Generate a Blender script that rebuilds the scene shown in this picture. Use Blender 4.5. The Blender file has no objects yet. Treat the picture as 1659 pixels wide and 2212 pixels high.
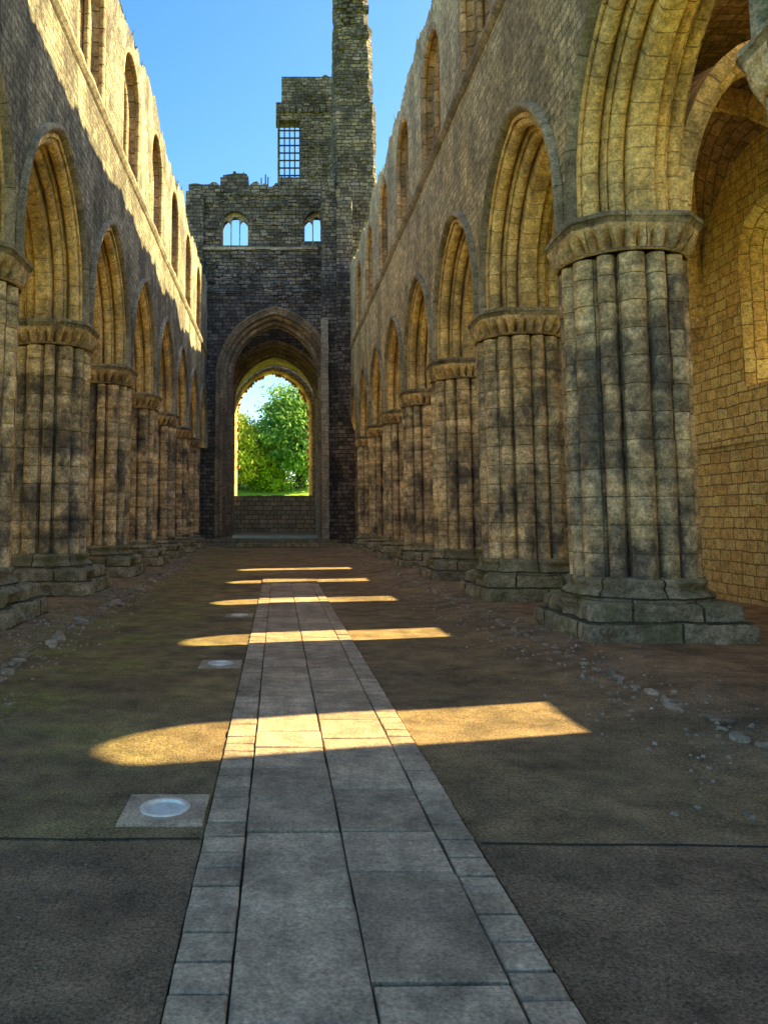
import bpy, bmesh, math, random
from mathutils import Vector, Matrix, noise
random.seed(7)
PI = math.pi
C = bpy.context.scene.collection

# ------------------------------------------------------------------ mesh builder
class MB:
    def __init__(s): s.v=[]; s.f=[]; s.uv=[]; s.sm=[]; s.r=[]
    def face(s, pts, uvs=None, smooth=False, rnd=0.5):
        pts=[Vector(p) for p in pts]
        if uvs is None:
            n=(pts[1]-pts[0]).cross(pts[2]-pts[0])
            if n.length<1e-9 and len(pts)>3: n=(pts[2]-pts[0]).cross(pts[3]-pts[0])
            ax,ay,az=abs(n.x),abs(n.y),abs(n.z)
            if ax>=ay and ax>=az: uvs=[(p.y,p.z) for p in pts]
            elif ay>=az: uvs=[(p.x,p.z) for p in pts]
            else: uvs=[(p.x,p.y) for p in pts]
        b=len(s.v); s.v+= [p[:] for p in pts]
        s.f.append(tuple(range(b,b+len(pts)))); s.uv.append(uvs); s.sm.append(smooth); s.r.append(rnd)
    def grid(s, rows, uvs, smooth=True, rnd=0.5):
        b=len(s.v); n=len(rows[0])
        for r in rows: s.v+=[tuple(p) for p in r]
        for i in range(len(rows)-1):
            for j in range(n-1):
                s.f.append((b+i*n+j,b+i*n+j+1,b+(i+1)*n+j+1,b+(i+1)*n+j))
                s.uv.append([uvs[i][j],uvs[i][j+1],uvs[i+1][j+1],uvs[i+1][j]])
                s.sm.append(smooth); s.r.append(rnd)
    def box(s,x0,x1,y0,y1,z0,z1,rnd=0.5,bev=0.0,j=0.0):
        J=lambda: random.uniform(-j,j) if j else 0
        P=[[x0,y0,z0],[x1,y0,z0],[x1,y1,z0],[x0,y1,z0]]
        t=bev
        Q=[[x0,y0,z1-t],[x1,y0,z1-t],[x1,y1,z1-t],[x0,y1,z1-t]]
        T=[[x0+t,y0+t,z1],[x1-t,y0+t,z1],[x1-t,y1-t,z1],[x0+t,y1-t,z1]]
        for L in (P,Q,T):
            for p in L:
                for k in range(3): p[k]+=J()
        if not bev: T=Q
        for a in range(4):
            b=(a+1)%4
            s.face([P[a],P[b],Q[b],Q[a]],rnd=rnd)
            if bev: s.face([Q[a],Q[b],T[b],T[a]],rnd=rnd)
        s.face(T,rnd=rnd); s.face(P[::-1],rnd=rnd)
    def build(s,name,mat,parent=None,world=True):
        me=bpy.data.meshes.new(name); me.from_pydata(s.v,[],s.f)
        uv=me.uv_layers.new(name='UVMap')
        fl=[]
        for u in s.uv:
            for c in u: fl+= [c[0],c[1]]
        uv.data.foreach_set('uv',fl)
        me.polygons.foreach_set('use_smooth',s.sm)
        at=me.attributes.new('rnd','FLOAT','FACE'); at.data.foreach_set('value',s.r)
        me.materials.append(mat); me.update()
        if any(s.sm): me.set_sharp_from_angle(angle=math.radians(48))
        o=bpy.data.objects.new(name,me); C.objects.link(o)
        if parent:
            o.parent=parent
            if world: o.matrix_parent_inverse=Matrix.Translation(-Vector(parent.location))
        return o

def thing(name,label,cat,loc=(0,0,0),group=None):
    o=bpy.data.objects.new(name,None); C.objects.link(o); o.location=loc
    o.empty_display_size=.2
    o['label']=label; o['category']=cat
    if group: o['group']=group
    return o
def tag(o,label,cat,group=None,kind=None):
    o['label']=label; o['category']=cat
    if group: o['group']=group
    if kind: o['kind']=kind
    return o
def dup(root,loc,rz,label,skip=()):
    r=root.copy(); C.objects.link(r); r.location=loc; r['label']=label
    for ch in list(root.children):
        if ch.name.split('.')[0] in skip: continue
        c=ch.copy(); C.objects.link(c); c.parent=r
        for g in list(ch.children):
            d=g.copy(); C.objects.link(d); d.parent=c
    return r
def nz(x,y=0,z=0,s=1.0): return noise.noise(Vector((x*s+13.7,y*s+4.1,z*s+7.9)))

# ------------------------------------------------------------------ materials
class NT:
    def __init__(s,name):
        s.m=bpy.data.materials.new(name); s.m.use_nodes=True; s.t=s.m.node_tree
        s.b=s.t.nodes['Principled BSDF']; s.b.inputs['Roughness'].default_value=.9
        s.b.inputs['Specular IOR Level'].default_value=.2
    def n(s,typ,**k):
        o=s.t.nodes.new(typ)
        for a,b in k.items(): setattr(o,a,b)
        return o
    def put(s,sock,val):
        if hasattr(val,'is_output'): s.t.links.new(val,sock)
        elif val is not None: sock.default_value=val
    def noise(s,vec,scale,detail=6,rough=.6):
        o=s.n('ShaderNodeTexNoise'); s.put(o.inputs['Vector'],vec)
        o.inputs['Scale'].default_value=scale; o.inputs['Detail'].default_value=detail; o.inputs['Roughness'].default_value=rough
        return o
    def ramp(s,v,a,b,lo=0.,hi=1.):
        o=s.n('ShaderNodeMapRange'); s.put(o.inputs[0],v)
        for i,x in enumerate((a,b,lo,hi)): o.inputs[i+1].default_value=x
        return o.outputs[0]
    def mix(s,fac,a,b,bt='MIX'):
        o=s.n('ShaderNodeMixRGB',blend_type=bt)
        s.put(o.inputs[0],fac); s.put(o.inputs[1],a); s.put(o.inputs[2],b)
        return o.outputs[0]
    def math(s,op,a,b=None):
        o=s.n('ShaderNodeMath',operation=op); s.put(o.inputs[0],a); s.put(o.inputs[1],b); return o.outputs[0]
    def vmul(s,v,k):
        o=s.n('ShaderNodeVectorMath',operation='MULTIPLY'); s.put(o.inputs[0],v); o.inputs[1].default_value=k; return o.outputs[0]
    def bump(s,h,strength,dist):
        o=s.n('ShaderNodeBump'); o.inputs['Strength'].default_value=strength; o.inputs['Distance'].default_value=dist
        s.put(o.inputs['Height'],h); s.put(s.b.inputs['Normal'],o.outputs[0])
    def col(s,c): s.put(s.b.inputs['Base Color'],c)
def c4(c): return (c[0],c[1],c[2],1)

def stone(name,c1,c2,cm,bw,bh,ms=.012,warp=.03,soot=.6,sootc=(.07,.06,.055),moss=0.,bump=.8,dist=.03,pit=.6,stain=None,sscale=.7,off=.5,sq=1.25,band=0.,lo=.4,sr=(.44,.62),zs=.6):
    t=NT(name)
    uv=t.n('ShaderNodeUVMap'); uv.uv_map='UVMap'
    pos=t.n('ShaderNodeNewGeometry'); P=pos.outputs['Position']
    nw=t.noise(P,2.6,4,.6)
    sub=t.n('ShaderNodeVectorMath',operation='SUBTRACT'); t.put(sub.inputs[0],nw.outputs['Color']); sub.inputs[1].default_value=(.5,.5,.5)
    sc=t.n('ShaderNodeVectorMath',operation='SCALE'); t.put(sc.inputs[0],sub.outputs[0]); sc.inputs['Scale'].default_value=warp*2
    ad=t.n('ShaderNodeVectorMath',operation='ADD'); t.put(ad.inputs[0],uv.outputs[0]); t.put(ad.inputs[1],sc.outputs[0])
    br=t.n('ShaderNodeTexBrick'); t.put(br.inputs['Vector'],ad.outputs[0])
    br.offset=off; br.squash=sq; br.squash_frequency=3
    for k,v in (('Color1',c4(c1)),('Color2',c4(c2)),('Mortar',c4(cm)),('Scale',1.),('Mortar Size',ms),('Mortar Smooth',.4),('Bias',0.),('Brick Width',bw),('Row Height',bh)):
        br.inputs[k].default_value=v
    col=br.outputs['Color']
    n1=t.noise(t.vmul(P,(1,1,zs)),sscale,9,.68); f1=t.math('MULTIPLY',t.ramp(n1.outputs[0],sr[0],sr[1]),soot)
    n2=t.noise(P,8,8,.74); n5=t.noise(P,30,6,.72)
    if stain:
        n6=t.noise(P,.45,5,.6); col=t.mix(t.ramp(n6.outputs[0],.45,.65,0,.8),col,t.mix(.5,col,c4(stain)))
    if band:
        nb=t.noise(t.vmul(P,(.6,.6,4.)),1.,5,.65); col=t.mix(1.,col,t.ramp(nb.outputs[0],.35,.65,1.-band,1.+band*.5),'MULTIPLY')
    col=t.mix(f1,col,c4(sootc))
    col=t.mix(1.,col,t.ramp(n2.outputs[0],.3,.7,lo,1.5),'MULTIPLY')
    col=t.mix(1.,col,t.ramp(n5.outputs[0],.3,.7,.45,1.5),'MULTIPLY')
    if moss>0:
        nm=t.noise(P,2.2,8,.7)
        sep=t.n('ShaderNodeSeparateXYZ'); t.put(sep.inputs[0],pos.outputs['Normal'])
        up=t.math('ABSOLUTE',sep.outputs[2])
        fm=t.math('ADD',t.ramp(nm.outputs[0],.42,.62),t.math('MULTIPLY',up,.35))
        fm=t.math('MINIMUM',t.math('MULTIPLY',fm,moss),.9)
        col=t.mix(fm,col,c4((.18,.18,.055)))
    t.col(col)
    h=t.math('ADD',t.math('MULTIPLY',br.outputs['Fac'],-1.),t.math('ADD',t.math('MULTIPLY',n2.outputs[0],pit*2),t.math('MULTIPLY',n5.outputs[0],pit)))
    t.bump(h,bump,dist)
    return t.m

NL=14
LW=2*PI/NL*.82
M={}
M['pillar']=stone('pillar_stone',(.95,.71,.39),(.7,.52,.29),(.24,.18,.11),LW,.36,.007,.008,.86,(.115,.095,.078),bump=.8,dist=.018,pit=.9,stain=(1.,.63,.2),sscale=1.3,off=0.,sq=1.,band=.5,lo=.42,sr=(.45,.59),zs=.75)
M['arch']=stone('arch_stone',(1.,.74,.33),(.8,.54,.22),(.36,.25,.12),.3,.7,.009,.008,.6,(.22,.16,.095),bump=.8,dist=.022,stain=(1.,.66,.19),sscale=1.2,lo=.46,sr=(.45,.59))
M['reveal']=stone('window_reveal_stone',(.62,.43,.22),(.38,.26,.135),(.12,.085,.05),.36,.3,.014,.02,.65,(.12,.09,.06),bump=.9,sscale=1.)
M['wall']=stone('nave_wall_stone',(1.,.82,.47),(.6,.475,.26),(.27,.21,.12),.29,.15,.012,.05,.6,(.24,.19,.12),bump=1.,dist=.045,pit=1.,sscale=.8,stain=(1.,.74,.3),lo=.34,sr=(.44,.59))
M['wall_left']=stone('left_wall_stone',(.72,.61,.39),(.42,.355,.225),(.18,.15,.1),.29,.15,.012,.05,.8,(.13,.11,.08),bump=1.,dist=.05,pit=1.,sscale=.8,lo=.32,sr=(.42,.57))  # darker copy of the nave wall; its extra soot tones down sunlight
M['aisle']=stone('aisle_wall_stone',(1.,.85,.42),(.84,.61,.25),(.34,.23,.1),.34,.2,.012,.045,.25,(.48,.33,.15),bump=1.,dist=.045,stain=(1.,.74,.26),lo=.55,sscale=.9)  # brightened and warmed so the stone colour carries bounced light
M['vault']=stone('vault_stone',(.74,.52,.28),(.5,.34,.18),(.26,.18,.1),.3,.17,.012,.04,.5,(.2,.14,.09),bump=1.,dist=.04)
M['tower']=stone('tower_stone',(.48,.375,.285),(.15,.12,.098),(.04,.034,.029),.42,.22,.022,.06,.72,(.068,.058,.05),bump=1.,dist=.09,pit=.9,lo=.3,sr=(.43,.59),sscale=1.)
M['inner']=stone('crossing_stone',(.46,.315,.185),(.26,.18,.115),(.07,.055,.04),.5,.3,.015,.03,.62,(.09,.07,.055),bump=.9,sscale=1.)
M['pale']=stone('pale_stone',(.54,.44,.31),(.38,.31,.225),(.16,.13,.1),.6,.33,.01,.02,.55,(.14,.115,.09),bump=.8)
M['grey']=stone('low_wall_stone',(.8,.7,.58),(.48,.42,.35),(.14,.12,.1),.6,.36,.03,.03,.4,(.22,.19,.16),bump=.9)
M['trim']=stone('trim_stone',(.48,.39,.26),(.3,.245,.165),(.1,.085,.06),.8,.5,.008,.02,.65,(.095,.082,.063),moss=.1,bump=.7,sscale=1.4)
M['cap']=stone('capital_stone',(.9,.63,.32),(.6,.43,.22),(.2,.15,.09),.7,.5,.007,.02,.76,(.13,.1,.075),bump=.8,stain=(1.,.6,.19),sscale=1.6)
M['base']=stone('base_stone',(.62,.5,.31),(.38,.31,.195),(.07,.058,.045),.7,.27,.014,.03,.6,(.13,.105,.08),moss=.55,bump=1.,dist=.05,sscale=1.6,lo=.38)

def ground_mat():
    t=NT('dirt'); pos=t.n('ShaderNodeNewGeometry').outputs['Position']
    a=t.noise(pos,.35,6,.6); b=t.noise(pos,3.,8,.7); c=t.noise(pos,60,4,.75); d=t.noise(pos,170,2,.6); e=t.noise(pos,.9,7,.7)
    sep=t.n('ShaderNodeSeparateXYZ'); t.put(sep.inputs[0],pos)
    col=t.mix(t.ramp(a.outputs[0],.38,.62),c4((.42,.265,.115)),c4((.28,.18,.09)))
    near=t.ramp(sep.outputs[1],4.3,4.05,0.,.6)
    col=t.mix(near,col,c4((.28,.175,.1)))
    lf=t.math('MULTIPLY',t.ramp(sep.outputs[0],.0,-1.9,0.,1.),t.ramp(sep.outputs[1],4.1,4.4,0.1,1.))
    lf=t.math('MULTIPLY',lf,t.ramp(e.outputs[0],.42,.6,.08,.8))
    col=t.mix(lf,col,c4((.25,.23,.045)))
    side=t.math('MULTIPLY',t.ramp(t.math('ABSOLUTE',sep.outputs[0]),2.7,3.7,0.,1.),.75)
    col=t.mix(side,col,c4((.42,.26,.13)))
    col=t.mix(1.,col,t.ramp(e.outputs[0],.35,.65,.62,1.2),'MULTIPLY')
    col=t.mix(1.,col,t.ramp(b.outputs[0],.3,.7,.45,1.4),'MULTIPLY')
    col=t.mix(1.,col,t.ramp(c.outputs[0],.3,.7,.2,1.8),'MULTIPLY')
    col=t.mix(t.ramp(d.outputs[0],.62,.7,0.,.7),col,c4((.7,.54,.37)))
    t.col(col); t.bump(t.math('ADD',c.outputs[0],t.math('MULTIPLY',b.outputs[0],2.)),1.,.03); return t.m
M['dirt']=ground_mat()
def slab_mat(name,lo,hi):
    t=NT(name); pos=t.n('ShaderNodeNewGeometry').outputs['Position']
    at=t.n('ShaderNodeAttribute'); at.attribute_name='rnd'
    a=t.noise(pos,1.1,6,.7); b=t.noise(pos,4.5,8,.75); c=t.noise(pos,55,6,.75)
    col=t.mix(at.outputs['Fac'],c4(lo),c4(hi))
    col=t.mix(1.,col,t.ramp(a.outputs[0],.35,.65,.75,1.2),'MULTIPLY')
    col=t.mix(1.,col,t.ramp(b.outputs[0],.3,.7,.5,1.35),'MULTIPLY')
    col=t.mix(1.,col,t.ramp(c.outputs[0],.3,.7,.45,1.5),'MULTIPLY')
    t.col(col); t.b.inputs['Roughness'].default_value=.85
    t.bump(t.math('ADD',c.outputs[0],t.math('MULTIPLY',b.outputs[0],1.5)),.8,.016); return t.m
M['slab']=slab_mat('path_slab',(.43,.295,.175),(.62,.435,.265))
M['rock']=slab_mat('loose_stone',(.29,.21,.13),(.48,.37,.245))
def simple(name,c,rough=.6,metal=0.):
    t=NT(name); pos=t.n('ShaderNodeNewGeometry').outputs['Position']
    b=t.noise(pos,18,6,.7)
    t.col(t.mix(1.,c4(c),t.ramp(b.outputs[0],.3,.7,.75,1.2),'MULTIPLY'))
    t.b.inputs['Roughness'].default_value=rough; t.b.inputs['Metallic'].default_value=metal
    t.bump(b.outputs[0],.15,.01); return t.m
M['joint']=simple('joint_dark',(.035,.03,.025),.9)
M['steel']=simple('steel',(.75,.68,.56),.45,.5)
M['lens']=simple('frosted_glass',(.66,.62,.5),.45)
M['iron']=simple('iron',(.05,.048,.045),.7,.3)
M['bark']=simple('bark',(.09,.065,.045),.95)
def leaf(name,a,b):
    t=NT(name); at=t.n('ShaderNodeAttribute'); at.attribute_name='rnd'
    col=t.mix(at.outputs['Fac'],c4(a),c4(b)); t.col(col); t.b.inputs['Roughness'].default_value=.6
    tr=t.n('ShaderNodeBsdfTranslucent'); t.put(tr.inputs[0],col)
    mx=t.n('ShaderNodeMixShader'); mx.inputs[0].default_value=.5
    t.put(mx.inputs[1],t.b.outputs[0]); t.put(mx.inputs[2],tr.outputs[0])
    t.put(t.t.nodes['Material Output'].inputs[0],mx.outputs[0]); return t.m
M['leaf_dark']=leaf('leaf_dark',(.08,.22,.035),(.36,.56,.08))
M['leaf_lime']=leaf('leaf_lime',(.36,.46,.03),(.68,.7,.06))
M['leaf_mid']=leaf('leaf_mid',(.18,.34,.02),(.4,.55,.03))
M['grass']=leaf('grass_blade',(.12,.15,.03),(.25,.23,.08))
def lawn_mat():
    t=NT('lawn'); pos=t.n('ShaderNodeNewGeometry').outputs['Position']
    b=t.noise(pos,.5,8,.7); t.col(t.mix(b.outputs[0],c4((.16,.32,.02)),c4((.34,.48,.04)))); t.bump(b.outputs[0],.5,.1); return t.m
M['lawn']=lawn_mat()

# ------------------------------------------------------------------ arch maths
class Arch:
    def __init__(s,a,rise,z0,zs): s.a=a; s.rise=rise; s.z0=z0; s.zs=zs; s.R=(a*a+rise*rise)/(2*a); s.c=s.R-a
    def curve(s,t,n=16):
        R=s.R+t; th=math.acos(max(-1,min(1,s.c/R)))
        half=[(s.a+t,s.z0)]
        if s.zs-s.z0>.01:
            m=max(1,int((s.zs-s.z0)/.6))
            half+=[(s.a+t,s.z0+(s.zs-s.z0)*k/m) for k in range(1,m)]
        half+=[(-s.c+R*math.cos(th*k/n),s.zs+R*math.sin(th*k/n)) for k in range(n+1)]
        left=[(-y,z) for (y,z) in half[:-1]][::-1]
        return half+left
    def z(s,y,t):
        R=s.R+t; q=R*R-(abs(y)+s.c)**2
        return s.zs+math.sqrt(max(q,0))
    def ys(s,t,n=16): return sorted(set(round(p[0],4) for p in s.curve(t,n)))
def sweep(mb,arch,prof,place,n=16,smooth=True,uvoff=0.):
    rows=[];uvs=[];v=0
    ref=arch.curve(.2,n); L=[0]
    for i in range(1,len(ref)): L.append(L[-1]+math.hypot(ref[i][0]-ref[i-1][0],ref[i][1]-ref[i-1][1]))
    last=None
    for (d,t) in prof:
        if last: v+=math.hypot(d-last[0],t-last[1])
        last=(d,t)
        rows.append([place(y,z,d) for (y,z) in arch.curve(t,n)])
        uvs.append([(l+uvoff,v) for l in L])
    mb.grid(rows,uvs,smooth)
def roll(d0,t0,r,steps=6,k0=.85):
    return [(d0+r-r*math.cos(PI*k/steps), t0-r*k0*math.sin(PI*k/steps)) for k in range(steps+1)]
def strip_wall(mb,ys,fn,place,d0,d1):
    prev=None
    for y0,y1 in zip(ys[:-1],ys[1:]):
        if y1-y0<1e-4: continue
        m=(y0+y1)/2
        A=fn(m,y0);B=fn(m,y1)
        for (a0,b0),(a1,b1) in zip(A,B):
            nseg=max(1,int((max(b0,b1)-min(a0,a1))/6))
            for k in range(nseg):
                q=lambda a,b,f:a+(b-a)*f
                f0,f1=k/nseg,(k+1)/nseg
                for d in (d0,d1):
                    mb.face([place(y0,q(a0,b0,f0),d),place(y1,q(a1,b1,f0),d),place(y1,q(a1,b1,f1),d),place(y0,q(a0,b0,f1),d)])
            mb.face([place(y0,b0,d0),place(y1,b1,d0),place(y1,b1,d1),place(y0,b0,d1)])
            mb.face([place(y0,a0,d0),place(y1,a1,d0),place(y1,a1,d1),place(y0,a0,d1)])
        Lh=prev if prev is not None else []
        side(mb,Lh,A,y0,place,d0,d1); prev=B
    side(mb,prev,[],ys[-1],place,d0,d1)
def side(mb,Lh,Rh,y,place,d0,d1):
    es=sorted(set([round(x,3) for p in list(Lh)+list(Rh) for x in p]))
    for a,b in zip(es[:-1],es[1:]):
        if b-a<.03: continue
        m=(a+b)/2
        inl=any(p[0]<m<p[1] for p in Lh); inr=any(p[0]<m<p[1] for p in Rh)
        if inl!=inr: mb.face([place(y,a,d0),place(y,b,d0),place(y,b,d1),place(y,a,d1)])
def noisy_prism(mb,plan,z0,z1,step=.45,amp=.05,topamp=.25):
    pts=[]
    for (a,b) in zip(plan,plan[1:]+plan[:1]):
        L=math.hypot(b[0]-a[0],b[1]-a[1]); n=max(1,int(L/step))
        pts+=[(a[0]+(b[0]-a[0])*k/n,a[1]+(b[1]-a[1])*k/n) for k in range(n)]
    pts.append(pts[0]); P=[0]
    for i in range(1,len(pts)): P.append(P[-1]+math.hypot(pts[i][0]-pts[i-1][0],pts[i][1]-pts[i-1][1]))
    n=max(2,int((z1-z0)/step)); rows=[];uvs=[]
    for k in range(n+1):
        z=z0+(z1-z0)*k/n
        r=[]
        for (x,y) in pts:
            e=noise.noise_vector(Vector((x*1.3,y*1.3,z*1.3)))*amp+noise.noise_vector(Vector((x*3.7,y*3.7,z*3.7)))*amp*.8
            zz=z+(topamp*nz(x,y,0,1.1) if k==n else 0)
            r.append((x+e.x,y+e.y,zz))
        rows.append(r); uvs.append([(p,z) for p in P])
    mb.grid(rows,uvs,False)
    cx=sum(p[0] for p in rows[-1])/len(rows[-1]); cy=sum(p[1] for p in rows[-1])/len(rows[-1])
    for a,b in zip(rows[-1][:-1],rows[-1][1:]): mb.face([a,b,(cx,cy,z1+.05)])

# ------------------------------------------------------------------ nave constants
S=4.8; XF=4.05; XB=5.45; ZC=5.47
TW=.54
HPROF=[(.0,.70),(-.1,.68),(-.12,.62),(-.1,.58),(-.03,.53),(.02,.53)]
PROF=[(.006,.541),(.006,.45),(.03,.45),(.035,.49),(.055,.49)]
PROF+=roll(.055,.42,.1,7,1.)+[(.255,.49),(.285,.49),(.29,.27)]
PROF+=[(.31,.27),(.315,.32),(.335,.32)]+roll(.335,.245,.09,7,1.)+[(.515,.32),(.545,.32),(.55,.06)]
PROF+=[(.57,.02),(.7,.0)]
PROF+=[(1.4-d,t) for (d,t) in PROF[::-1][1:]]
CT=.56; CA=.78
CW=Arch(CA,CA,11.12,13.28)
CPROF=[(.006,CT),(.006,.46)]+roll(.006,.45,.075)+[(.2,.45),(.3,.42),(.32,.24)]+roll(.32,.22,.07)+[(.5,.2),(.56,0),(1.1,0),(1.12,.3),(1.394,CT)]
CH=CA+CT

def arcade(side,bays,y_start,y_end,rootlabel,wm,AR,t0,ta):
    root=thing('arcade_wall',rootlabel,'wall',(side*4.75,(y_start+y_end)/2,0))
    place=lambda y,z,d:(side*(XF+d),y,z)
    seed=side*31.
    wins=[c+2.4 for c in bays[:-1]]
    def top(y):
        e=min(abs(y-w) for w in wins)
        b=t0+ta*(.5*nz(y,seed,0,.3)+.35*nz(y,seed,2,.9))
        b+= .09*round(2.5*nz(y,seed,5,2.3))+.08*nz(y,seed,6,5.)
        return b-.22*max(0,1-e/1.1)
    mb=MB(); ys=set()
    for c in bays:
        for q in AR.ys(TW,18)+[-2.4,2.4]: ys.add(round(c+q,3))
    for w_ in wins:
        for q in CW.ys(CT,10): ys.add(round(w_+q,3))
    y=y_start
    while y<y_end: ys.add(round(y,3)); y+=.3
    ys|={y_start,y_end}
    ys=sorted(v for v in ys if y_start<=v<=y_end)
    def fn(m,y):
        c=min(bays,key=lambda b:abs(b-m)); e=m-c; q=y-c
        if abs(e)>2.4: lo=0.
        elif abs(e)<AR.a+TW: lo=AR.z(min(abs(q),AR.a+TW),TW)
        else: lo=ZC
        w_=min(wins,key=lambda b:abs(b-m))
        if abs(m-w_)<CH:
            hz=CW.z(min(abs(y-w_),CH),CT)
            return [(lo,11.12),(hz,max(top(y),hz+.06))]
        return [(lo,top(y))]
    strip_wall(mb,ys,fn,place,0,1.4)
    mb.build('wall',wm,root)
    for c in bays:
        mb=MB(); sweep(mb,AR,PROF,lambda y,z,d:place(y+c,z,d),18,True,c); a=mb.build('arch',M['arch'],root)
        mb=MB(); sweep(mb,AR,HPROF,lambda y,z,d:place(y+c,z,d),18,True,c); mb.build('hood_mould',M['trim'],a,False)
    for c in wins:
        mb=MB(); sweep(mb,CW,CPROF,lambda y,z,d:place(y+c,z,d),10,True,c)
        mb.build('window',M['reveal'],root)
    mb=MB()
    rows=[];uvs=[]; yy=[y_start+(y_end-y_start)*k/160 for k in range(161)]
    for (d,z) in [(.0,10.74),(-.05,10.78),(-.11,10.86),(-.11,10.94),(0.,11.0)]:
        rows.append([(side*(XF+d+.03*nz(y,z,seed,2)),y,z+.03*nz(y,seed,0,1.5)) for y in yy]); uvs.append([(y,z) for y in yy])
    mb.grid(rows,uvs,False); mb.build('string_course',M['trim'],root)
    mb=MB()
    for k in range(1100):
        y=random.uniform(y_start+4,y_end)
        if nz(y,seed,9,.8)<.05: continue
        x=side*(XF+random.uniform(.0,.5)); z=top(y)-.05; h=random.uniform(.1,.38); w=.03
        dx,dy=random.uniform(-.15,.15),random.uniform(-.15,.15)
        mb.face([(x-w,y,z),(x+w,y+.02,z),(x+dx,y+dy,z+h)],rnd=random.random())
    o=mb.build('wall_top_weeds',M['grass'],root); o['kind']='stuff'
    return root

SH=.15
aisle_bays=[3.55+S*i for i in range(9)]
right_bays=[b+SH for b in aisle_bays]
left_bays=[9.55+S*i for i in range(8)]
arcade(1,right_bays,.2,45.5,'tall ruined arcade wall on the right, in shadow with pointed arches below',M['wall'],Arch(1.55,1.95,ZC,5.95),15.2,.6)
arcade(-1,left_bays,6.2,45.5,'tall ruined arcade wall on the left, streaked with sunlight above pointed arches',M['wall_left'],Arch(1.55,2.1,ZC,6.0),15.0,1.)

# ------------------------------------------------------------------ pillars
def lobed(th):
    r=.575
    for k in range(NL):
        ph=k*2*PI/NL; p,q=(.655,.167) if k%2==0 else (.71,.105)
        d=(th-ph+PI)%(2*PI)-PI
        if abs(d)<PI/2:
            w=q*q-(p*math.sin(d))**2
            if w>0: r=max(r,p*math.cos(d)+math.sqrt(w))
    return r
def rpoly(th,h,ch):
    c,s=abs(math.cos(th)),abs(math.sin(th))
    return min(h/max(c,1e-6),h/max(s,1e-6),(2*h-ch)/(c+s))
def ringrows(mb,spec,nseg,rf,smooth=True,ush=0.):
    rows=[];uvs=[]
    for (z,arg) in spec:
        r=[];u=[]
        for j in range(nseg+1):
            th=2*PI*j/nseg
            q=rf(th if j<nseg else 0.,z,arg); r.append((q*math.cos(th),q*math.sin(th),z)); u.append((th*.82+ush,z))
        rows.append(r);uvs.append(u)
    mb.grid(rows,uvs,smooth); return rows
def cap(mb,row,z):
    for a,b in zip(row[:-1],row[1:]): mb.face([a,b,(0,0,z)])
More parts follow.
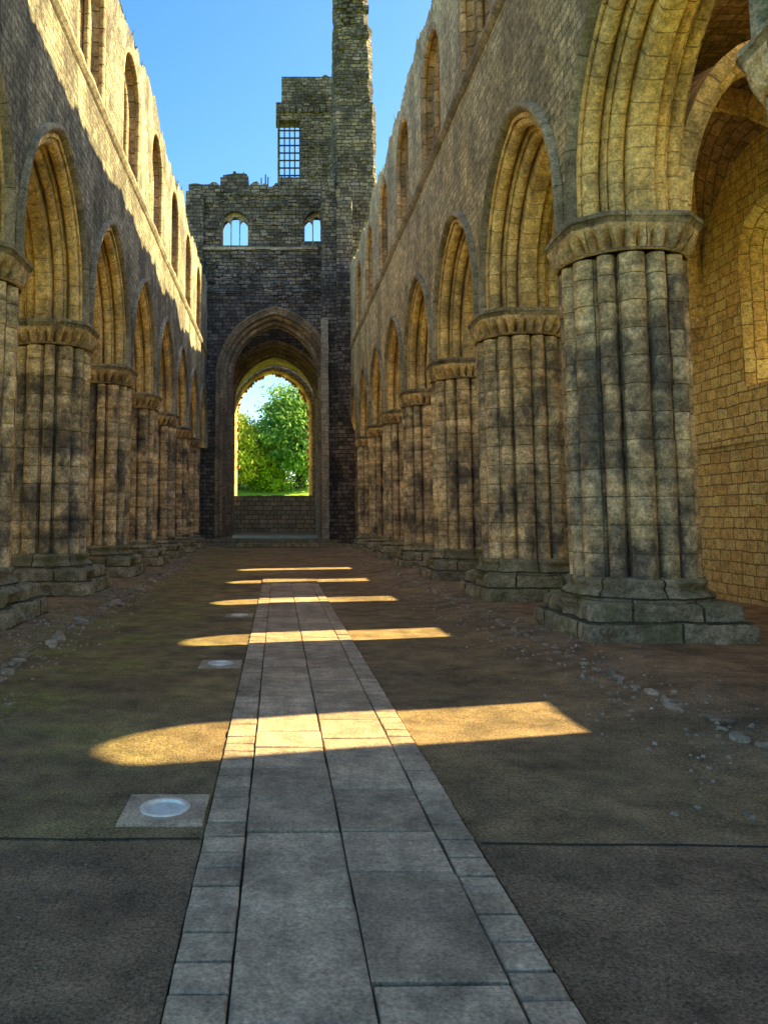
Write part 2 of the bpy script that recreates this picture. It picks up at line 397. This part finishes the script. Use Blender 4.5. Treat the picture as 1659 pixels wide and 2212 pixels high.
def make_pillar(label,hb=1.15):
    root=thing('pillar',label,'pillar')
    mb=MB()
    def rb(th,z,arg):
        h,ch,bl=arg; q=rpoly(th,h,ch)*(1-bl)+(h*bl)
        x,y=math.cos(th)*q,math.sin(th)*q
        chip=max(0,nz(x,y,z*1.5+hb,2.6)-.2)
        return q*(1+.018*nz(x,y,z*2,1.6)+.02*nz(x,y,z*3,6.)-.26*chip)
    rows=ringrows(mb,[(-.25,(hb,.0,0)),(-.02,(hb,.0,0)),(.1,(hb,.01,0)),(.22,(hb-.01,.03,0)),(.265,(hb-.03,.06,0)),(.272,(hb-.1,.04,0)),(.36,(hb-.1,.05,0)),(.44,(hb-.105,.06,0)),(.47,(hb-.13,.09,0)),(.5,(hb-.2,.12,.05))],144,rb,False)
    cap(mb,rows[-1],.5)
    mb.build('plinth',M['base'],root,False)
    mb=MB()
    rows=ringrows(mb,[(-.3,(.9,.4,1)),(.46,(.9,.4,1)),(.5,(.93,.5,1)),(.55,(.94,.5,1)),(.6,(.91,.5,1)),(.63,(.86,.4,1)),(.67,(.85,.4,1)),(.7,(.87,.4,1)),(.74,(.87,.4,1)),(.77,(.84,.4,1)),(.8,(.6,.4,1))],96,rb)
    mb.build('base_moulding',M['base'],root,False)
    mb=MB(); spec=[]
    rs=random.Random(3)
    zz=[.72]+[.36*k for k in range(3,14)]+[4.95]
    for z,z2 in zip(zz[:-1],zz[1:]):
        j=rs.uniform(-.01,.01)
        spec+=[(z+.001,(.992+j)),(z+.009,1+j),((2*z+z2)/3,1+j),((z+2*z2)/3,1+j),(z2-.009,1+j)]
    spec.append((4.95,1.))
    NS=308
    lob=[lobed(2*PI*j/NS) for j in range(NS)]
    def rs_(th,z,k):
        j=int(round(th/(2*PI)*NS))%NS
        x,y=math.cos(th),math.sin(th)
        return lob[j]*k*(1+.008*nz(x,y,z,2.2)+.006*nz(x,y,z,6))
    ringrows(mb,spec,NS,rs_,True,LW/2)
    mb.build('shaft',M['pillar'],root,False)
    mb=MB()
    def rc(th,z,f):
        if f<0: return .82+(-f)
        b=rpoly(th,.85,.36); base=.81
        q=base+(b-base)*f
        lobe=abs(math.cos(14*th))**.8
        k=math.sin(PI*min(1,max(0,f))**.7)
        return q+.3*k*(lobe-.92)+.02*k
    ringrows(mb,[(4.97,-0.001),(4.978,-.02),(4.992,-.03),(5.005,-.02),(5.015,-.001),(5.02,0.01),(5.04,.12),(5.08,.28),(5.12,.45),(5.17,.65),(5.21,.84),(5.25,.95),(5.28,.99),(5.325,1.)],448,rc,True)
    mb.build('capital',M['cap'],root,False)
    mb=MB()
    def ra(th,z,h): 
        q=rpoly(th,h,.36); x,y=math.cos(th),math.sin(th)
        return q*(1+.01*nz(x*2,y*2,z,2)+.008*nz(x*6,y*6,z,2)-.12*max(0,nz(x*3,y*3,z,1.5)-.25))
    rows=ringrows(mb,[(5.315,.80),(5.32,.85),(5.35,.865),(5.375,.885),(5.385,.87),(5.4,.895),(5.45,.895),(5.466,.88)],120,ra,False)
    cap(mb,rows[-1],5.47)
    mb.build('abacus',M['trim'],root,False)
    return root
ords=['second','third','fourth','fifth','sixth','seventh','last']
rp=make_pillar('huge clustered stone pillar standing nearest on the right, full height in view',1.05)
rp['group']='pillars of the right arcade'; rp.location=(4.75,10.75+SH,.06)
dup(rp,(4.75,5.95,.06),0,'pillar at the right edge of the photo, only its capital corner showing',('plinth',))
for i in range(6):
    dup(rp,(4.75,10.75+SH+S*(i+1),.06),0,'clustered stone pillar, %s from the front in the right row of full pillars'%ords[i])
lp=make_pillar('clustered stone pillar cut off by the left edge of the photo',1.13)
lp['group']='pillars of the left arcade'; lp.location=(-4.75,11.95,.1)
for i in range(6):
    dup(lp,(-4.75,11.95+S*(i+1),.1),0,'clustered stone pillar, %s from the front in the left row'%ords[i])

# ------------------------------------------------------------------ aisles
WA=Arch(.54,.54,3.88,6.14)
APROF=[(.0,.34),(.02,.3),(.3,.06),(.34,0),(.7,0),(.996,.3)]
DOME=.55
def rib(mb,p0,p1,zs,H,w,dr,dome=0.,n=20):
    p0=Vector(p0);p1=Vector(p1); c=(p0+p1)/2; h=(p1-p0)/2; L=h.length; dirv=h/L; sd=Vector((-dirv.y,dirv.x))
    prof=[(-w,.08),(-w,-dr*.45),(-w*.6,-dr*.55),(-w*.62,-dr*.85),(-w*.3,-dr),(w*.3,-dr),(w*.62,-dr*.85),(w*.6,-dr*.55),(w,-dr*.45),(w,.08),(-w,.08)]
    rows=[];uvs=[]
    for (a,b) in prof:
        r=[];u=[]
        for k in range(n+1):
            th=PI*k/n; s=-math.cos(th); zz=math.sin(th)
            nx=s/L; nzz=zz/H; ln=math.hypot(nx,nzz); nx/=ln; nzz/=ln
            P=c+dirv*(s*L+nx*b)+sd*a
            r.append((P.x,P.y,zs+H*zz+dome*(1-s*s)**2+nzz*b)); u.append((k*.25,a+b))
        rows.append(r);uvs.append(u)
    mb.grid(rows,uvs,True)
def aisle(side,bays,y0,y1,label,detail,vaulted,wt,windows):
    root=thing('vaulted_aisle',label,'aisle',(side*7,(y0+y1)/2,0))
    XI,XO=8.2,9.2
    place=lambda y,z,d:(side*(XI+d),y,z)
    ys={y0,y1}
    for c in bays:
        for q in WA.ys(.34,8)+[-2.4,2.4]: ys.add(round(c+q,3))
    ys=sorted(v for v in ys if y0<=v<=y1)
    def fn(m,y):
        i=min(range(len(bays)),key=lambda b:abs(bays[b]-m)); c=bays[i]; e=m-c
        if abs(e)<WA.a+.34 and i in windows: return [(-.1,3.88),(WA.z(min(abs(y-c),WA.a+.34),.34),wt)]
        return [(-.1,wt)]
    mb=MB(); strip_wall(mb,ys,fn,place,0,1.); mb.build('outer_wall',M['aisle'],root)
    zs,H=5.3,2.8; XA=XB-.1
    xc=(XA+XI)/2; hx=(XI-XA)/2
    for i,c in enumerate(bays):
        if i in windows:
            mb=MB(); sweep(mb,WA,APROF,lambda y,z,d:place(y+c,z,d),10,True,c); mb.build('window',M['aisle'],root)
        if i in vaulted:
            mb=MB(); rows=[];uvs=[]; N=24
            for a in range(N+1):
                s=-math.cos(PI*a/N); r=[];u=[]
                for b in range(N+1):
                    q=-math.cos(PI*b/N)
                    z=zs+H*max(math.sqrt(max(0,1-s*s)),math.sqrt(max(0,1-q*q)))+DOME*(1-s*s)*(1-q*q)
                    z+=.025*nz(s*3,q*3,c)
                    r.append((side*(xc+s*hx),c+q*2.4,z)); u.append((a*.18,b*.3) if abs(q)>abs(s) else (b*.3,a*.18))
                rows.append(r);uvs.append(u)
            mb.grid(rows,uvs,False)
            for vi in range(len(mb.f)):
                mb.uv[vi]=[(mb.v[k][1],mb.v[k][0]*1.3+mb.v[k][2]*.4) for k in mb.f[vi]]
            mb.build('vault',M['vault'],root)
        if i in detail:
            L=[((XA,c+2.4),(XI,c+2.4),.3,.26,0.)]
            if i in vaulted: L+=[((XA,c-2.4),(XI,c+2.4),.16,.28,DOME),((XA,c+2.4),(XI,c-2.4),.16,.28,DOME)]
            for (p,q,w,dr,dm) in L:
                mb=MB(); rib(mb,(side*p[0],p[1]),(side*q[0],q[1]),zs,H,w,dr,dm); mb.build('rib',M['arch'],root)
            mb=MB(); y=c+2.4; rows=[];uvs=[]
            for (z,k) in [(4.75,.05),(4.85,.14),(5.05,.2),(5.2,.32),(5.22,.38),(5.4,.38),(5.42,.3)]:
                rows.append([(side*(XI+.02-k*math.sin(PI*j/8)),y+k*1.1*math.cos(PI*j/8),z) for j in range(9)]); uvs.append([(j*.1,z) for j in range(9)])
            mb.grid(rows,uvs,False); mb.build('corbel',M['cap'],root)
    ya=bays[min(vaulted)]-2.4; yb=bays[max(vaulted)]+2.4
    mb=MB(); mb.box(side*XB if side>0 else side*XI,side*XI if side>0 else side*XB,ya,yb,9.1,9.3)
    mb.build('sun_block_slab',M['vault'],root)  # slab added above the vault to block the sun
    mb=MB()
    sx=sorted((side*(XI-.06),side*(XI+.02)))
    mb.box(sx[0],sx[1],y0,y1,2.9,3.05); mb.build('string_course',M['aisle'],root)
    return root
aisle(1,aisle_bays,1.2,45.5,'rib vaulted side aisle of stone coloured warm orange for bounced light behind the right pillars',{1,2,3},{2},10.9,{0,1,2,3,4,5})  # most vaults left off to let sky light in; wall raised against sun
aisle(-1,left_bays,6.2,45.5,'dim vaulted side aisle behind the left pillars',{0,1,2,3},set(range(8)),9.3,set(range(8)))

# ------------------------------------------------------------------ crossing tower
tw=thing('crossing_tower','dark ruined stone tower with a great pointed arch at the end of the nave','tower',(0,48,0))
TX=-.15
TA=Arch(2.45,3.1,0.,9.6)
TP=[(-.08,.96),(-.09,.88),(-.02,.8),(.006,.78),(.006,.62)]+roll(.006,.62,.12)+[(.3,.68),(.36,.68),(.36,.4)]+roll(.36,.4,.12)+[(.64,.48),(.7,.48),(.7,.16)]+roll(.7,.16,.12)+[(.98,.12),(1.0,0),(1.2,0),(1.25,.3),(1.494,.78)]
placeW=lambda x,z,d:(x,45.5+d,z)
wins=[(-2.47,.78),(2.32,.78)]
TWN=Arch(.78,.78,17.3,18.6)
def ttop(x):
    b=21.0+.16*nz(x,3,0,1.3)+.13*round(2*nz(x,8,0,2.5))
    if -3.35<x<-1.7: b+=.62
    if x>.6: b+=.3
    return b
xs={-5.2,3.3}
for q in TA.ys(.78,14): xs.add(round(TX+q,3))
for (c,h) in wins:
    for q in TWN.ys(0,8): xs.add(round(c+q,3))
x=-5.2
while x<3.3: xs.add(round(x,3)); x+=.2
xs|={-3.351,-3.349,-1.701,-1.699}
xs=sorted(v for v in xs if -5.2<=v<=3.3)
def fnW(m,x):
    e=m-TX; lo=0.
    if abs(e)<TA.a+.78: lo=TA.z(min(abs(x-TX),TA.a+.78),.78)
    for (c,h) in wins:
        if abs(m-c)<h: return [(lo,17.3),(TWN.z(min(abs(x-c),h),0),ttop(x))]
    return [(lo,ttop(x))]
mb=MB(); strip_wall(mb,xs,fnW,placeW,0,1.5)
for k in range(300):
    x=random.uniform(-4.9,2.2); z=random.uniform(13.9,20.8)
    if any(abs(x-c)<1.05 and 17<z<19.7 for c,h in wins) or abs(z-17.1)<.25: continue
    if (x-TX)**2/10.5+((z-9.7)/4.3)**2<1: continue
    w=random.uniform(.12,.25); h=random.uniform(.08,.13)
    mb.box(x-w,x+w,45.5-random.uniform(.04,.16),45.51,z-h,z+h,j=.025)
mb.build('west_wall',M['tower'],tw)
mb=MB(); sweep(mb,TA,TP,lambda x,z,d:placeW(x+TX,z,d),18); mb.build('arch',M['inner'],tw)
for z,pr,hh in ((17.02,.14,.16),(14.45,.1,.13),(20.3,.1,.12)):
    mb=MB(); x=-5.2
    while x<2.3:
        x2=min(x+random.uniform(.5,.9),2.34); mb.box(x,x2-.01,45.5-pr+random.uniform(-.03,.03),45.52,z+random.uniform(-.025,.025),z+hh,j=.02); x=x2
    mb.build('string_course',M['pale'] if z==17.02 else M['tower'],tw)
for (c,h) in wins:
    mb=MB()
    La=Arch(.225,.3,17.3,18.72)
    cs=[-.505,0,.505]; xx=set([-.8,.8])
    for q in TWN.ys(0,8): xx.add(round(q,3))
    for k in cs:
        for q in La.ys(0,5): xx.add(round(k+q,3))
    xx=sorted(v for v in xx if -.78<=v<=.78)
    def fT(m,x):
        t=TWN.z(min(abs(x),.779),0)+.01
        for k in cs:
            if abs(m-k)<.225:
                hz=La.z(min(abs(x-k),.225),0)+(.15 if abs(k)<.1 else -.1)
                return [(17.3,17.34),(min(hz,t-.03),t)]
        return [(17.3,t)]
    strip_wall(mb,xx,fT,lambda x,z,d:(x+c,45.9+d,z),0,.16); mb.build('window_tracery',M['pale'],tw)
mb=MB(); noisy_prism(mb,[(2.5,44.2),(3.3,44.2),(3.3,43.95),(4.2,43.95),(4.2,45.6),(2.5,45.6)],0,20.2,.3,.09,.8); mb.build('buttress',M['tower'],tw)
mb=MB(); noisy_prism(mb,[(2.4,44.02),(2.8,44.02),(2.8,44.25),(2.4,44.25)],0,12.6,.35,.04,.1); mb.build('wall_shaft',M['pale'],tw)
mb=MB(); noisy_prism(mb,[(-5.3,45.2),(-4.3,45.2),(-4.3,45.6),(-5.3,45.6)],0,20.4,.4,.06); mb.build('buttress',M['tower'],tw)
mb=MB()
def octo(cx,cy,h,ch): return [(cx-h+ch,cy-h),(cx+h-ch,cy-h),(cx+h,cy-h+ch),(cx+h,cy+h-ch),(cx+h-ch,cy+h),(cx-h+ch,cy+h),(cx-h,cy+h-ch),(cx-h,cy-h+ch)]
noisy_prism(mb,octo(4.6,47.3,1.26,.2),0,26.2,.26,.12,.5)
noisy_prism(mb,octo(4.57,47.3,1.15,.3),25.6,31.2,.26,.12,.5)
noisy_prism(mb,octo(4.5,47.3,1.04,.3),30.6,39,.26,.11)
for k in range(170):
    z=random.uniform(14,38); x=random.uniform(3.6,5.4); h=random.uniform(.08,.14)
    mb.box(x-.16,x+.16,46.14-random.uniform(-.02,.16),46.6,z-h,z+h,j=.03)
mb.build('stair_turret',M['tower'],tw)
TE=Arch(2.75,3.3,0.,9.3)
EX=-.2
xs={-5.2,5.2}
for q in TE.ys(.78,14): xs.add(round(EX+q,3))
x=-5.2
while x<5.2: xs.add(round(x,3)); x+=.4
xs=sorted(xs)
def fnE(m,x):
    lo=0.
    if abs(m-EX)<TE.a+.78: lo=TE.z(min(abs(x-EX),TE.a+.78),.78)
    return [(lo,20.+.2*nz(x,1,1,1.))]
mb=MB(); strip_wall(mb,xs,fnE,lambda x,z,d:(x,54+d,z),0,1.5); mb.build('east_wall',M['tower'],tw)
mb=MB(); sweep(mb,TE,TP,lambda x,z,d:(x+EX,54+d,z),18); mb.build('arch',M['inner'],tw)
for (xa,xb) in ((-5.2,-4.0),(4.0,5.2)):
    mb=MB(); mb.box(xa,xb,47.01,53.99,10.,19.8); mb.build('side_wall',M['tower'],tw)
mb=MB(); mb.box(10.,11.,44.,58.,-.1,9.); mb.build('sun_block_wall',M['pale'],tw)  # unseen block added to keep the sun off the crossing floor
xs={-.12,4.2,.1,1.58,1.95,3.1,.28,.0,1.8,3.3}
x=-.1
while x<4.2: xs.add(round(x,3)); x+=.25
xs=sorted(xs)
def fnB(m,x):
    t=32.6+.15*round(2*nz(x,5,5,1.5))
    if m<.28: t=30.7
    if m<0: return [(29.4,30.7)]
    if .1<m<1.58: return [(19.9,25.2),(29.4,t)]
    if 1.8<m<3.3: return [(19.9,20.6),(24.8,t)]
    return [(19.9,t)]
mb=MB(); strip_wall(mb,xs,fnB,lambda x,z,d:(x,54.2+d,z),0,1.2)
for k in range(9): mb.box(.1+k*.42,.4+k*.42,53.98,54.21,29.9+random.uniform(-.05,.05),30.25,j=.03)
for k in range(90):
    x=random.uniform(1.7,3.6); z=random.uniform(25,32.3); mb.box(x-.2,x+.2,54.2-random.uniform(.03,.14),54.22,z-.12,z+.12,j=.03)
mb.build('belfry_wall',M['tower'],tw)
mb=MB()
for k in range(5):
    x=.12+k*.362; mb.box(x-.045,x+.045,54.5,54.58,25.2,29.45)
for k in range(8):
    z=25.45+k*.55; mb.box(.08,1.6,54.46,54.54,z-.045,z+.045)
mb.build('window_grille',M['iron'],tw)
for (x,h) in ((-.75,.5),(-.6,.35),(-1.0,.3),(.2,.45)):
    mb=MB(); mb.box(x,x+.07,46,46.07,20.8,21.3+h,j=.01); mb.build('iron_spike',M['iron'],tw)

# ------------------------------------------------------------------ presbytery and east window
pb=thing('chancel','roofed stone chancel beyond the tower ending in a great empty window','chancel',(0,61,0))
for (xa,xb) in ((-4.9,-3.75),(3.45,4.6)):
    mb=MB(); noisy_prism(mb,[(xa,55.55),(xb,55.55),(xb,65.95),(xa,65.95)],0,10.2,.6,.04); mb.build('side_wall',M['pale'],pb)
PV=Arch(3.6,4.2,9.5,9.9)
mb=MB(); sweep(mb,PV,[(0,0),(2.6,0),(5.2,0),(7.8,0),(10.4,0)],lambda x,z,d:(x-.15,55.55+d,z),16); mb.build('barrel_vault',M['inner'],pb)
EW=Arch(2.95,3.5,3.3,10.0)
EC=-.38
xs={-5.2,5.2}
for q in EW.ys(.3,16): xs.add(round(EC+q,3))
xs=sorted(xs)
def fnP(m,x):
    if abs(m-EC)<EW.a+.3: return [(0,3.25),(EW.z(min(abs(x-EC),EW.a+.3),.3),16)]
    return [(0,16)]
mb=MB(); strip_wall(mb,xs,fnP,lambda x,z,d:(x,66+d,z),0,1.2); mb.build('end_wall',M['grey'],pb)
mb=MB(); sweep(mb,EW,[(.0,.3),(.02,.2),(.2,.04),(.35,0),(.8,0),(1.19,.3)],lambda x,z,d:(x+EC,66+d,z),16)
for (px,pz) in EW.curve(-.06,16)[4:-4]:
    if random.random()<.85:
        s=random.uniform(.07,.16); mb.box(EC+px-s,EC+px+s,66.3,66.6,pz-s,pz+s,j=.05)
mb.build('window_frame',M['arch'],pb)
mb=MB(); 
x=EC-3.2
while x<EC+3.2:
    x2=x+random.uniform(.6,1.); mb.box(x,x2-.015,65.85,66.6,3.1,3.36+random.uniform(-.03,.03),j=.015); x=x2
mb.build('window_sill',M['grey'],pb)

# ------------------------------------------------------------------ ground
def gz(x,y):
    s=min(1,max(0,(abs(x)-2.5)/1.2)); s=s*s*(3-2*s)
    if -.375<x<.985 and y<21: return -.045+max(0,(y-16.5))*.017+(.012*nz(x,y,0,3.) if y>16.5 else 0)
    d=min(1,max(0,(abs(x-.3)-.7)/.8))
    return .10*s+ (.012+.03*s)*nz(x,y,0,1.4)*d+ .012*d*nz(x,y,3,4.)*s -.002
xs=[-8.25+.25*k for k in range(67)]+[-.376,-.374,.984,.986]; xs=sorted(xs)
ys=[-8+.25*k for k in range(301)]
ys=sorted(ys+[20.99,21.01])
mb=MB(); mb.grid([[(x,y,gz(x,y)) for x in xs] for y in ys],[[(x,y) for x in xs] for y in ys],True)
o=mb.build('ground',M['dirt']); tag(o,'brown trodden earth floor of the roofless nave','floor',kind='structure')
mb=MB()
xs=[-600,-300,-150,-80,-40,-20,-10,-5,0,5,10,20,40,80,150,300,600]
ys=[-300,-100,-40,-10,0,20,40,60,69,72,76,80,84,87,90,93,96,100,110,130,180,300,700,1500]
def lz(x,y):
    r=max(0,min(1,(y-70)/32)); return -.12+6.1*r*r*(3-2*r)+.2*nz(x,y,0,.1)*r
mb.grid([[(x,y,lz(x,y)) for x in xs] for y in ys],[[(x,y) for x in xs] for y in ys],True)
o=mb.build('lawn',M['lawn']); tag(o,'green lawn rising outside beyond the far window','lawn',kind='structure')
mb=MB()
mb.box(-3.95,3.95,43.2,44.0,-.1,.2,j=.01,bev=.02); mb.box(-3.95,3.95,44.0,65.9,-.1,.42,j=.01,bev=.02)
o=mb.build('chancel_steps',M['base']); tag(o,'low worn stone step under the tower arch','step',kind='structure')

mb=MB()
GX,GY=.005,.0105
def slab(x0,x1,y0,y1):
    mb.box(x0+GX,x1-GX,y0+GY,y1-GY,-.06,.012+random.uniform(-.004,.004),rnd=random.random(),bev=.006,j=.003)
def slabs(x0,x1,ya,yb,lo,hi):
    y=ya
    while y<yb:
        l=random.uniform(lo,hi); slab(x0,x1,y,min(y+l,21.)); y+=l
for seq,(x0,x1) in (([2.05,2.72,3.5,4.31,4.77,5.36],(-.16,.32)),([2.2,2.95,3.82,4.31,4.96,5.6],(.32,.80))):
    for a,b in zip(seq[:-1],seq[1:]): slab(x0,x1,a,b)
    slabs(x0,x1,seq[-1],20.4,.4,.64)
    slabs(x0,x1,-2,seq[0]-.75,.45,.75)
    slab(x0,x1,seq[0]-.24,seq[0])
slabs(-.372,-.16,-2,20.6,.17,.21); slabs(.80,.98,-2,20.6,.17,.21)
o=mb.build('path',M['slab']); tag(o,'grey flagstone path edged with small setts down the nave','path',kind='structure')
mb=MB()
rows=[[(x,4.22+.02*nz(x,1,0,1.5)+d,gz(x,4.2)+.006) for x in [ -4+.2*k for k in range(18)]+[-.39]] for d in (-.008,.008)]
mb.grid(rows,[[(0,0)]*len(r) for r in rows])
rows=[[(x,4.2-.03*x+.02*nz(x,6,0,1.5)+d,gz(x,4.2)+.006) for x in [1.0+.2*k for k in range(16)]] for d in (-.008,.008)]
mb.grid(rows,[[(0,0)]*len(r) for r in rows])
o=mb.build('floor_joint',M['joint']); tag(o,'thin dark joint line crossing the earth floor','joint',kind='structure')

# recessed lights
def ringmesh(mb,rs,n=40):
    rows=[[(r*math.cos(2*PI*j/n),r*math.sin(2*PI*j/n),z) for j in range(n+1)] for (r,z) in rs]
    mb.grid(rows,[[(j*.02,i*.02) for j in range(n+1)] for i in range(len(rs))],True)
fl=thing('floor_light','round recessed floor light in a square slab, nearest beside the path','floor light',(-.615,4.62,.0),'recessed lights along the path')
mb=MB()
n=40; h=.225
sq=[]
for j in range(n+1):
    th=2*PI*j/n; q=rpoly(th,h,0); sq.append((q*math.cos(th),q*math.sin(th)))
rows=[[(x,y,-.05) for x,y in sq],[(x,y,.012) for x,y in sq],[(x*.97,y*.97,.016) for x,y in sq],[(.14*math.cos(2*PI*j/n),.14*math.sin(2*PI*j/n),.016) for j in range(n+1)]]
mb.grid(rows,[[(j*.05,i*.05) for j in range(n+1)] for i in range(4)],False,.7); mb.build('paving_slab',M['slab'],fl,False)
mb=MB(); ringmesh(mb,[(.14,.012),(.138,.024),(.125,.028),(.108,.024),(.104,.010)]); mb.build('metal_ring',M['steel'],fl,False)
mb=MB(); ringmesh(mb,[(.105,.010),(.08,.014),(.04,.017),(.001,.018)]); mb.build('glass_lens',M['lens'],fl,False)
dup(fl,(-.62,9.05,-.004),0,'recessed floor light in a square slab, second along the path')
dup(fl,(-.62,13.45,-.006),0,'small recessed floor light left of the path, third and near its far end')

# stones along the floor edges
def rock(seed):
    bm=bmesh.new(); bmesh.ops.create_icosphere(bm,subdivisions=2,radius=1)
    for v in bm.verts:
        k=1+.35*noise.noise(v.co*1.3+Vector((seed*5,0,0)))+.2*noise.noise(v.co*3+Vector((seed*5,0,0))); v.co*=k
        v.co.z=max(-.5,min(.55,v.co.z))
    me=bpy.data.meshes.new('edging_stone'); bm.to_mesh(me); bm.free()
    me.attributes.new('rnd','FLOAT','FACE').data.foreach_set('value',[(seed*.37)%1]*len(me.polygons))
    me.materials.append(M['rock']); return me
rocks=[rock(k) for k in range(6)]
def edge(side,xy,label,group,sa,sb):
    for (x,y) in xy:
        o=bpy.data.objects.new('edging_stone',random.choice(rocks)); C.objects.link(o)
        s=random.uniform(sa,sb)
        o.scale=(s*random.uniform(.6,1.),s*random.uniform(1,1.9),s*.55)
        o.rotation_euler=(random.uniform(-.15,.15),random.uniform(-.15,.15),random.uniform(-.3,.3))
        o.location=(x,y,gz(x,y)+s*.1); tag(o,label,'stone',group)
L=[]; y=6.4
while y<30: L.append((-2.72-.016*y+random.uniform(-.12,.12),y)); y+=random.uniform(.1,.36)
edge(-1,L,'half buried flat stone in the line edging the left side of the floor','edging stones on the left',.05,.11)
L=[]; y=4.9
while y<24: L.append((3.25+random.uniform(-.07,.07),y)); y+=random.uniform(.1,.33)
edge(1,L,'half buried flat stone in the line edging the right side of the floor','edging stones on the right',.03,.075)
mb=MB()
for k in range(8000):
    if k<3000: x=random.uniform(-3.,3.6); y=2+random.random()**1.5*10
    else: x=random.choice((-1,-1,1))*random.gauss(3.2,.4); y=random.uniform(4,34)
    if -.45<x<1.06: continue
    s=random.uniform(.002,.006) if k<3000 else random.uniform(.004,.028)
    z=gz(x,y); a=random.random()*6
    P=[(x+s*math.cos(a+q),y+s*math.sin(a+q)*1.2,z) for q in (0,1.6,3.1,4.6)]
    T=[(x+.6*s*math.cos(a+q),y+.6*s*math.sin(a+q),z+s*.7) for q in (0,1.6,3.1,4.6)]
    rn=random.random()
    mb.face(T,rnd=rn)
    for i in range(4): mb.face([P[i],P[(i+1)%4],T[(i+1)%4],T[i]],rnd=rn)
o=mb.build('gravel',M['rock']); tag(o,'scattered pebbles and grit on the earth floor','gravel',kind='stuff')

# ------------------------------------------------------------------ trees
def tube(mb,pts,n=8):
    rows=[]
    for (p,r) in pts: rows.append([(p[0]+r*math.cos(2*PI*j/n),p[1]+r*math.sin(2*PI*j/n),p[2]) for j in range(n+1)])
    mb.grid(rows,[[(j*.1,i*.3) for j in range(n+1)] for i in range(len(rows))])
def tree(name,label,cat,loc,w,h,z0,mat,nclump,nleaf,size,seed,group=None):
    R=random.Random(seed); root=thing(name,label,cat,loc,group)
    mb=MB(); tube(mb,[((0,0,-.4),.05*h),((.05*h*.2,0,h*.25),.032*h),((0,.1,h*.5),.022*h),((.1,0,h*.85),.006*h)])
    for k in range(7):
        a=R.random()*6.28; zz=h*R.uniform(.25,.6); l=w*.35
        tube(mb,[((0,0,zz),.012*h),((l*.5*math.cos(a),l*.5*math.sin(a),zz+l*.4),.008*h),((l*math.cos(a),l*math.sin(a),zz+l*.8),.003*h)],6)
    mb.build('trunk',M['bark'],root,False)
    mb=MB(); cz=(z0+h)/2; hz=(h-z0)/2
    for k in range(nclump):
        v=Vector((R.gauss(0,1),R.gauss(0,1),R.gauss(0,1))).normalized()
        q=R.uniform(.45,1.)*(1+.25*noise.noise(v*2+Vector((seed,0,0))))
        taper=1.-.35*max(0,v.z)
        c=Vector((v.x*w/2*q*taper,v.y*w/2*q*taper,cz+v.z*hz*q)); cr=R.uniform(.07,.14)*w
        base=R.random()
        for j in range(nleaf):
            p=c+Vector((R.gauss(0,1),R.gauss(0,1),R.gauss(0,.7)))*cr*.6
            a=Vector((R.gauss(0,1),R.gauss(0,1),R.gauss(0,1))).normalized(); b=a.orthogonal().normalized()
            s=size*R.uniform(.6,1.2)
            mb.face([p-a*s,p+b*s*.5,p+a*s,p-b*s*.5],[(0,0)]*4,rnd=min(1,max(0,base*.6+R.random()*.4)))
    mb.build('crown',M[mat],root,False)
    return root
tree('tree','tall dense green tree seen through the right half of the far window','tree',(2.7,94,lz(2.7,94)),11.4,12.0,-.3,'leaf_dark',260,85,.3,5)
tree('tree','yellow green sunlit tree seen through the left half of the far window','tree',(-4.7,92.5,lz(-4.7,92.5)),8.2,8.3,-.6,'leaf_lime',210,85,.26,9)
tree('bush','low round green bush at the foot of the trees beyond the far window','bush',(-1.2,92.5,lz(-1.2,92.5)),5.,3.0,-.3,'leaf_mid',70,80,.2,11)

# ------------------------------------------------------------------ light, world, camera
dirv=Vector((-1,-.25,-.66)).normalized()
sl=bpy.data.lights.new('sun','SUN'); sl.energy=20; sl.angle=math.radians(.5); sl.color=(1,.85,.44)
so=bpy.data.objects.new('sun',sl); C.objects.link(so); so.rotation_euler=dirv.to_track_quat('-Z','Y').to_euler(); so.location=(20,5,30)
w=bpy.data.worlds.new('World'); bpy.context.scene.world=w; w.use_nodes=True
nt=w.node_tree; bg=nt.nodes['Background']; sk=nt.nodes.new('ShaderNodeTexSky'); sk.sky_type='NISHITA'; sk.sun_disc=False
sk.sun_elevation=math.radians(32.6); sk.sun_rotation=math.radians(76); sk.ozone_density=1.8; sk.dust_density=1.2
hs=nt.nodes.new('ShaderNodeHueSaturation'); hs.inputs['Saturation'].default_value=1.34
nt.links.new(sk.outputs[0],hs.inputs['Color']); nt.links.new(hs.outputs[0],bg.inputs[0]); bg.inputs[1].default_value=.38
cd=bpy.data.cameras.new('camera'); cam=bpy.data.objects.new('camera',cd); C.objects.link(cam)
cam.location=(0,0,1.6); cam.rotation_euler=(math.radians(96),0,0)
cd.sensor_fit='VERTICAL'; cd.sensor_height=36; cd.sensor_width=36*.75; cd.lens=36*1745/2212
cd.shift_x=229.5/2212; cd.shift_y=-172/2212; cd.clip_end=3000; cd.clip_start=.05
bpy.context.scene.camera=cam
bpy.context.scene.view_settings.view_transform='Standard'
